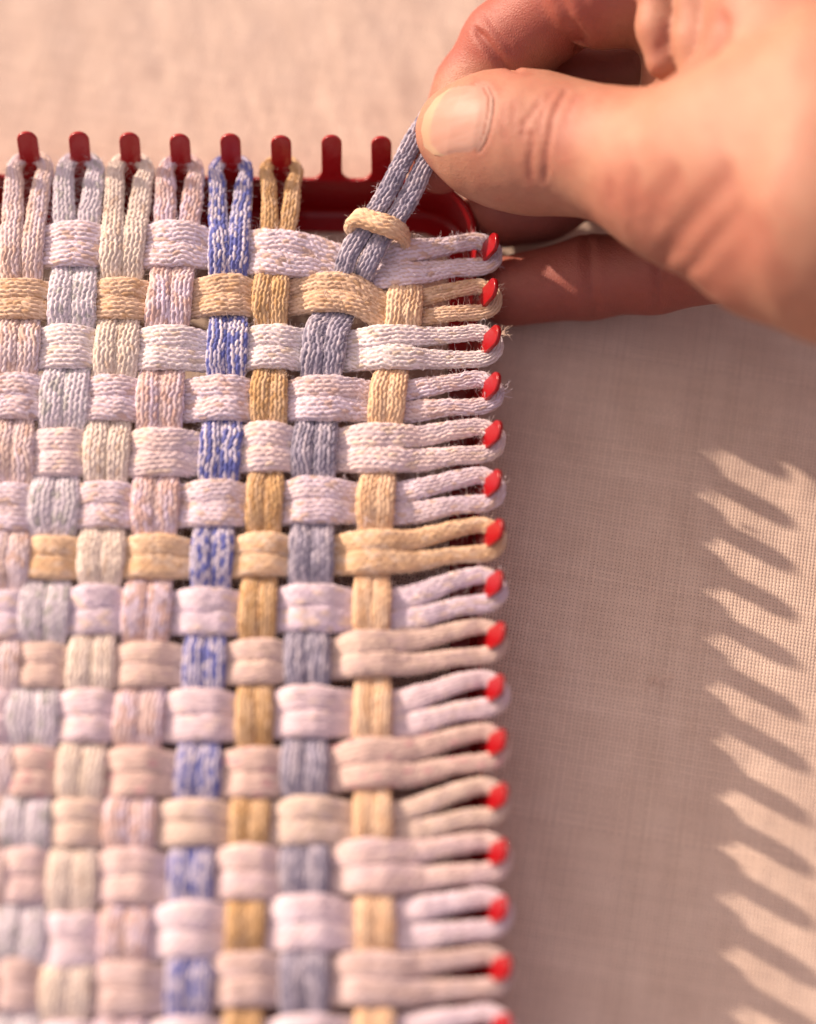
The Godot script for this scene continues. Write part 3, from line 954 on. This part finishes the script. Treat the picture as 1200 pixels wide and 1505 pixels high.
	for bx in many.x:
		for by in many.y:
			for bz in many.z:
				var corner := low + Vector3(bx, by, bz) * side
				var near := near_limbs(corner.x + side / 2.0, corner.y + side / 2.0, corner.z + side / 2.0, side * 0.87)
				if near.is_empty():
					continue
				var n := 0
				for i in w:
					for j in w:
						for k in w:
							values[n] = flesh(corner.x + i * cell, corner.y + j * cell, corner.z + k * cell, near)
							n += 1
				for i in block:
					for j in block:
						for k in block:
							var o := (i * w + j) * w + k
							var v0 := values[o]
							var inside := 0
							for c in 8:
								if values[o + (c & 1) * w * w + ((c >> 1) & 1) * w + (c >> 2)] < 0.0:
									inside += 1
							if inside == 0 or inside == 8:
								continue
							var sum := Vector3.ZERO
							var cuts := 0
							for c in 8:
								var va := values[o + (c & 1) * w * w + ((c >> 1) & 1) * w + (c >> 2)]
								for axis in 3:
									if c & (1 << axis):
										continue
									var e := c | (1 << axis)
									var vb := values[o + (e & 1) * w * w + ((e >> 1) & 1) * w + (e >> 2)]
									if (va < 0.0) != (vb < 0.0):
										var t := va / (va - vb)
										sum += Vector3((c & 1) + (t if axis == 0 else 0.0), ((c >> 1) & 1) + (t if axis == 1 else 0.0), (c >> 2) + (t if axis == 2 else 0.0))
										cuts += 1
							var gx := bx * block + i
							var gy := by * block + j
							var gz := bz * block + k
							var id := (gx * 1000 + gy) * 1000 + gz
							number[id] = at.size()
							at.append(corner + (Vector3(i, j, k) + sum / cuts) * cell)
							# edges from this cell's low corner
							if (v0 < 0.0) != (values[o + w * w] < 0.0):
								edges.append_array([0, id, 1 if v0 < 0.0 else 0])
							if (v0 < 0.0) != (values[o + w] < 0.0):
								edges.append_array([1, id, 1 if v0 < 0.0 else 0])
							if (v0 < 0.0) != (values[o + 1] < 0.0):
								edges.append_array([2, id, 1 if v0 < 0.0 else 0])
	var index := PackedInt32Array()
	for n in range(0, edges.size(), 3):
		var axis := edges[n]
		var id := edges[n + 1]
		var s1: int = [1000, 1, 1000000][axis]
		var s2: int = [1, 1000000, 1000][axis]
		var a: int = number.get(id, -1)
		var b: int = number.get(id - s1, -1)
		var c: int = number.get(id - s1 - s2, -1)
		var d: int = number.get(id - s2, -1)
		if a < 0 or b < 0 or c < 0 or d < 0:
			continue
		if edges[n + 2] == 0:
			index.append_array([a, b, c, a, c, d])
		else:
			index.append_array([a, c, b, a, d, c])
	at = relaxed(at, index)
	var normals := normals_of(at, index)
	# creases, folds and the fine unevenness of skin
	var colors := PackedColorArray()
	colors.resize(at.size())
	for n in at.size():
		var p := at[n]
		var push := 0.10 * rough_noise.get_noise_3d(p.x * 0.14, p.y * 0.14, p.z * 0.14) + 0.035 * rough_noise.get_noise_3d(p.x * 0.6, p.y * 0.6, p.z * 0.6)
		var red := 0.0
		for c in creases:
			var off := p - (c[3] as Vector3)
			var far: float = c[4] + 6.0
			if off.length_squared() > far * far * 1.6:
				continue
			off -= TOWARDS_EYE * off.dot(TOWARDS_EYE)
			if off.length() > far or normals[n].dot(TOWARDS_EYE) < 0.0:
				continue
			var d := 1000.0
			var line: Array = c[0]
			for i in line.size() - 1:
				var a: Vector3 = line[i]
				var ab: Vector3 = line[i + 1] - a
				var ap := p - a
				ap -= TOWARDS_EYE * ap.dot(TOWARDS_EYE)
				ab -= TOWARDS_EYE * ab.dot(TOWARDS_EYE)
				var t := clampf(ap.dot(ab) / ab.length_squared(), 0.0, 1.0)
				var ends := (maxf(0.0, t - 0.7) / 0.3 if i == line.size() - 2 else 0.0) + (maxf(0.0, 0.3 - t) / 0.3 if i == 0 else 0.0)
				d = minf(d, (ap - ab * t).length() + ends * float(c[2]) * 0.8)
			var wide: float = c[2]
			push -= float(c[1]) * (1.25 * exp(-d * d / (wide * wide)) - 0.35 * exp(-d * d / (wide * wide * 6.0)))
			red = maxf(red, 0.5 * exp(-d * d / (wide * wide * 9.0)) + 0.4 * exp(-d * d / 30.0))
		var blend := 0.5 + 0.5 * rough_noise.get_noise_3d(p.x * 0.06 + 9.0, p.y * 0.06, p.z * 0.06) + 0.4 * rough_noise.get_noise_3d(p.x * 0.2, p.y * 0.2, p.z * 0.2 + 20.0)
		var col := Color(0.415, 0.240, 0.158).lerp(Color(0.39, 0.182, 0.120), clampf(blend, 0.0, 1.0))
		# the inner side of the fingers is redder than the back of the hand, and their shade is painted in
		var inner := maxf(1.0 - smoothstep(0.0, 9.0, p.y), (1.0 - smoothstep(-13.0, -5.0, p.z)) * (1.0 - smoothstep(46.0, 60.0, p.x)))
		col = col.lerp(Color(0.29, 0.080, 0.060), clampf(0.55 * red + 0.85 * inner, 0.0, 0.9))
		var fleck := 1.0 + 0.07 * rough_noise.get_noise_3d(p.x * 1.1, p.y * 1.1, p.z * 1.1) + 0.07 * rough_noise.get_noise_3d(p.x * 0.35, p.y * 0.35, p.z * 0.35 + 7.0)
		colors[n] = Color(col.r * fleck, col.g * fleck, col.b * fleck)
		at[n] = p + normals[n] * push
	normals = normals_of(at, index)
	for n in at.size():
		at[n] *= MM
	# the forearm, outside the picture, goes on from inside the wrist
	var from := Vector3(93.0, 40.3, 47.1)
	var to := Vector3(165.2, 99.7, 161.7)
	var u := (to - from).cross(Vector3.UP).normalized()
	var v := (to - from).normalized().cross(u)
	var first := at.size()
	for i in 12:
		for k in 32:
			var a := TAU * k / 32.0
			var out := u * cos(a) + v * sin(a)
			at.append((from.lerp(to, i / 11.0) + out * (23.0 + 14.0 * sin(i / 11.0 * 2.2))) * MM)
			normals.append(out)
			colors.append(Color(0.49, 0.26, 0.17))
			if i < 11:
				var n := first + i * 32 + k
				var m := first + i * 32 + (k + 1) % 32
				index.append_array([n, n + 32, m, m, n + 32, m + 32])
	var arrays := []
	arrays.resize(Mesh.ARRAY_MAX)
	arrays[Mesh.ARRAY_VERTEX] = at
	arrays[Mesh.ARRAY_NORMAL] = normals
	arrays[Mesh.ARRAY_COLOR] = colors
	arrays[Mesh.ARRAY_INDEX] = index
	var mesh := ArrayMesh.new()
	mesh.add_surface_from_arrays(Mesh.PRIMITIVE_TRIANGLES, arrays)
	var skin := StandardMaterial3D.new()
	skin.resource_name = "skin"
	skin.vertex_color_use_as_albedo = true
	skin.roughness = 0.52
	skin.metallic_specular = 0.45
	skin.subsurf_scatter_enabled = true
	skin.subsurf_scatter_strength = 0.13
	var pores := NoiseTexture2D.new()
	pores.width = 512
	pores.height = 512
	pores.seamless = true
	pores.noise = FastNoiseLite.new()
	pores.noise.noise_type = FastNoiseLite.TYPE_CELLULAR
	pores.noise.cellular_return_type = FastNoiseLite.RETURN_DISTANCE2_SUB
	pores.noise.frequency = 0.045
	pores.noise.seed = 8
	skin.heightmap_enabled = true
	skin.heightmap_texture = pores
	skin.heightmap_scale = 0.013
	skin.uv1_triplanar = true
	skin.uv1_scale = Vector3.ONE * 90.0
	var hand := MeshInstance3D.new()
	hand.mesh = mesh
	hand.material_override = skin
	thing(hand, "hand", "bare right hand pinching the end of the grey loop between thumb and index finger", "hand")
	make_nail(hand)


func relaxed(at: PackedVector3Array, index: PackedInt32Array) -> PackedVector3Array:
	var sum := PackedVector3Array()
	var count := PackedInt32Array()
	sum.resize(at.size())
	count.resize(at.size())
	for n in range(0, index.size(), 3):
		var a := index[n]
		var b := index[n + 1]
		var c := index[n + 2]
		var m := at[a] + at[b] + at[c]
		sum[a] += m
		sum[b] += m
		sum[c] += m
		count[a] += 3
		count[b] += 3
		count[c] += 3
	for n in at.size():
		if count[n]:
			sum[n] = at[n].lerp(sum[n] / count[n], 0.7)
		else:
			sum[n] = at[n]
	return sum


func normals_of(at: PackedVector3Array, index: PackedInt32Array) -> PackedVector3Array:
	var normals := PackedVector3Array()
	normals.resize(at.size())
	for n in range(0, index.size(), 3):
		var a := index[n]
		var b := index[n + 1]
		var c := index[n + 2]
		var f := (at[c] - at[a]).cross(at[b] - at[a])
		normals[a] += f
		normals[b] += f
		normals[c] += f
	for n in at.size():
		normals[n] = normals[n].normalized()
	return normals


func make_nail(hand: Node3D) -> void:
	# a curved plate laid on the flesh of the thumb, its outline measured, its height found by feeling for the skin
	var free := [Vector3(12.3, 13.8, -1.6), Vector3(9.6, 13.1, -0.0), Vector3(7.6, 12.0, 2.6), Vector3(7.0, 11.0, 5.2), Vector3(7.6, 9.9, 8.0), Vector3(9.3, 9.3, 9.7), Vector3(11.1, 9.0, 10.5)]
	var cut := [Vector3(16.6, 14.0, -1.7), Vector3(18.7, 13.6, -0.6), Vector3(19.6, 12.7, 1.7), Vector3(19.5, 11.7, 4.2), Vector3(19.0, 10.6, 6.9), Vector3(18.2, 9.7, 9.2), Vector3(17.0, 9.0, 10.9)]
	var rows := 25
	var columns := 25
	var at := PackedVector3Array()
	var colors := PackedColorArray()
	for i in rows:
		var s := float(i) / (rows - 1)
		for k in columns:
			var t := float(k) / (columns - 1)
			var f := t * (free.size() - 1)
			var n := mini(int(f), free.size() - 2)
			var a: Vector3 = (free[n] as Vector3).lerp(free[n + 1], f - n)
			var b: Vector3 = (cut[n] as Vector3).lerp(cut[n + 1], f - n)
			var p := a.lerp(b, s) + TOWARDS_EYE * 15.0
			for step in 60:
				var d := flesh(p.x, p.y, p.z, limbs)
				if d < 0.02:
					break
				p -= TOWARDS_EYE * minf(d, 0.8)
				if (p - a).dot(TOWARDS_EYE) < -7.0:
					break
			var rim := minf(minf(t, 1.0 - t) * 5.0, (1.0 - s) * 4.0)
			var lift := lerpf(-0.10, 0.34, smoothstep(0.0, 1.0, rim)) + (0.25 * (1.0 - smoothstep(0.0, 0.22, s)) * smoothstep(0.0, 0.5, rim))
			at.append((p + TOWARDS_EYE * lift) * MM)
			var grain := 0.04 * rough_noise.get_noise_2d(t * 60.0, s * 1.5)
			var col := Color(0.42 + grain, 0.255 + grain, 0.20 + grain)
			var white := 1.0 - smoothstep(0.10, 0.16, s - 0.03 * sin(t * 6.0))
			col = col.lerp(Color(0.48, 0.345, 0.225), white * 0.85)
			var moon := smoothstep(0.80, 0.90, s) * smoothstep(0.2, 0.4, t) * (1.0 - smoothstep(0.75, 0.95, t))
			col = col.lerp(Color(0.50, 0.33, 0.26), moon * 0.5)
			colors.append(col)
	var m := StandardMaterial3D.new()
	m.resource_name = "nail"
	m.vertex_color_use_as_albedo = true
	m.roughness = 0.5
	m.metallic_specular = 0.36
	m.subsurf_scatter_enabled = true
	m.subsurf_scatter_strength = 0.1
	part("thumb_nail", grid_mesh(at, columns, colors), m, hand)


func make_lint() -> void:
	var random := RandomNumberGenerator.new()
	random.seed = 4
	var st := SurfaceTool.new()
	st.begin(Mesh.PRIMITIVE_TRIANGLES)
	for k in 26:
		var p := Vector3(random.randfn() * 0.9, absf(random.randfn()) * 0.25 + 0.1, random.randfn() * 0.5)
		var d := Vector3(random.randfn(), random.randfn() * 0.3, random.randfn()).normalized()
		var e := Vector3(random.randfn(), random.randfn() * 0.3, random.randfn()).normalized()
		for n in 4:
			var q := p + d * 0.5 + e * (0.5 * (n + 1) * 0.3)
			var side := d.cross(Vector3.UP).normalized() * 0.07
			var flip := (q - p).cross(side).y > 0.0
			for v in ([p - side, q, p + side] if flip else [p - side, p + side, q]):
				st.add_vertex(v * MM)
			p = q
	st.generate_normals()
	var lint := MeshInstance3D.new()
	lint.mesh = st.commit()
	var m := StandardMaterial3D.new()
	m.resource_name = "white_lint"
	m.albedo_color = Color(0.85, 0.78, 0.72)
	m.roughness = 1.0
	lint.material_override = m
	lint.position = Vector3(49.9, -21.9, 99.5) * MM
	thing(lint, "lint_tuft", "tiny white tuft of lint on the shaded cloth right of the loom", "lint")
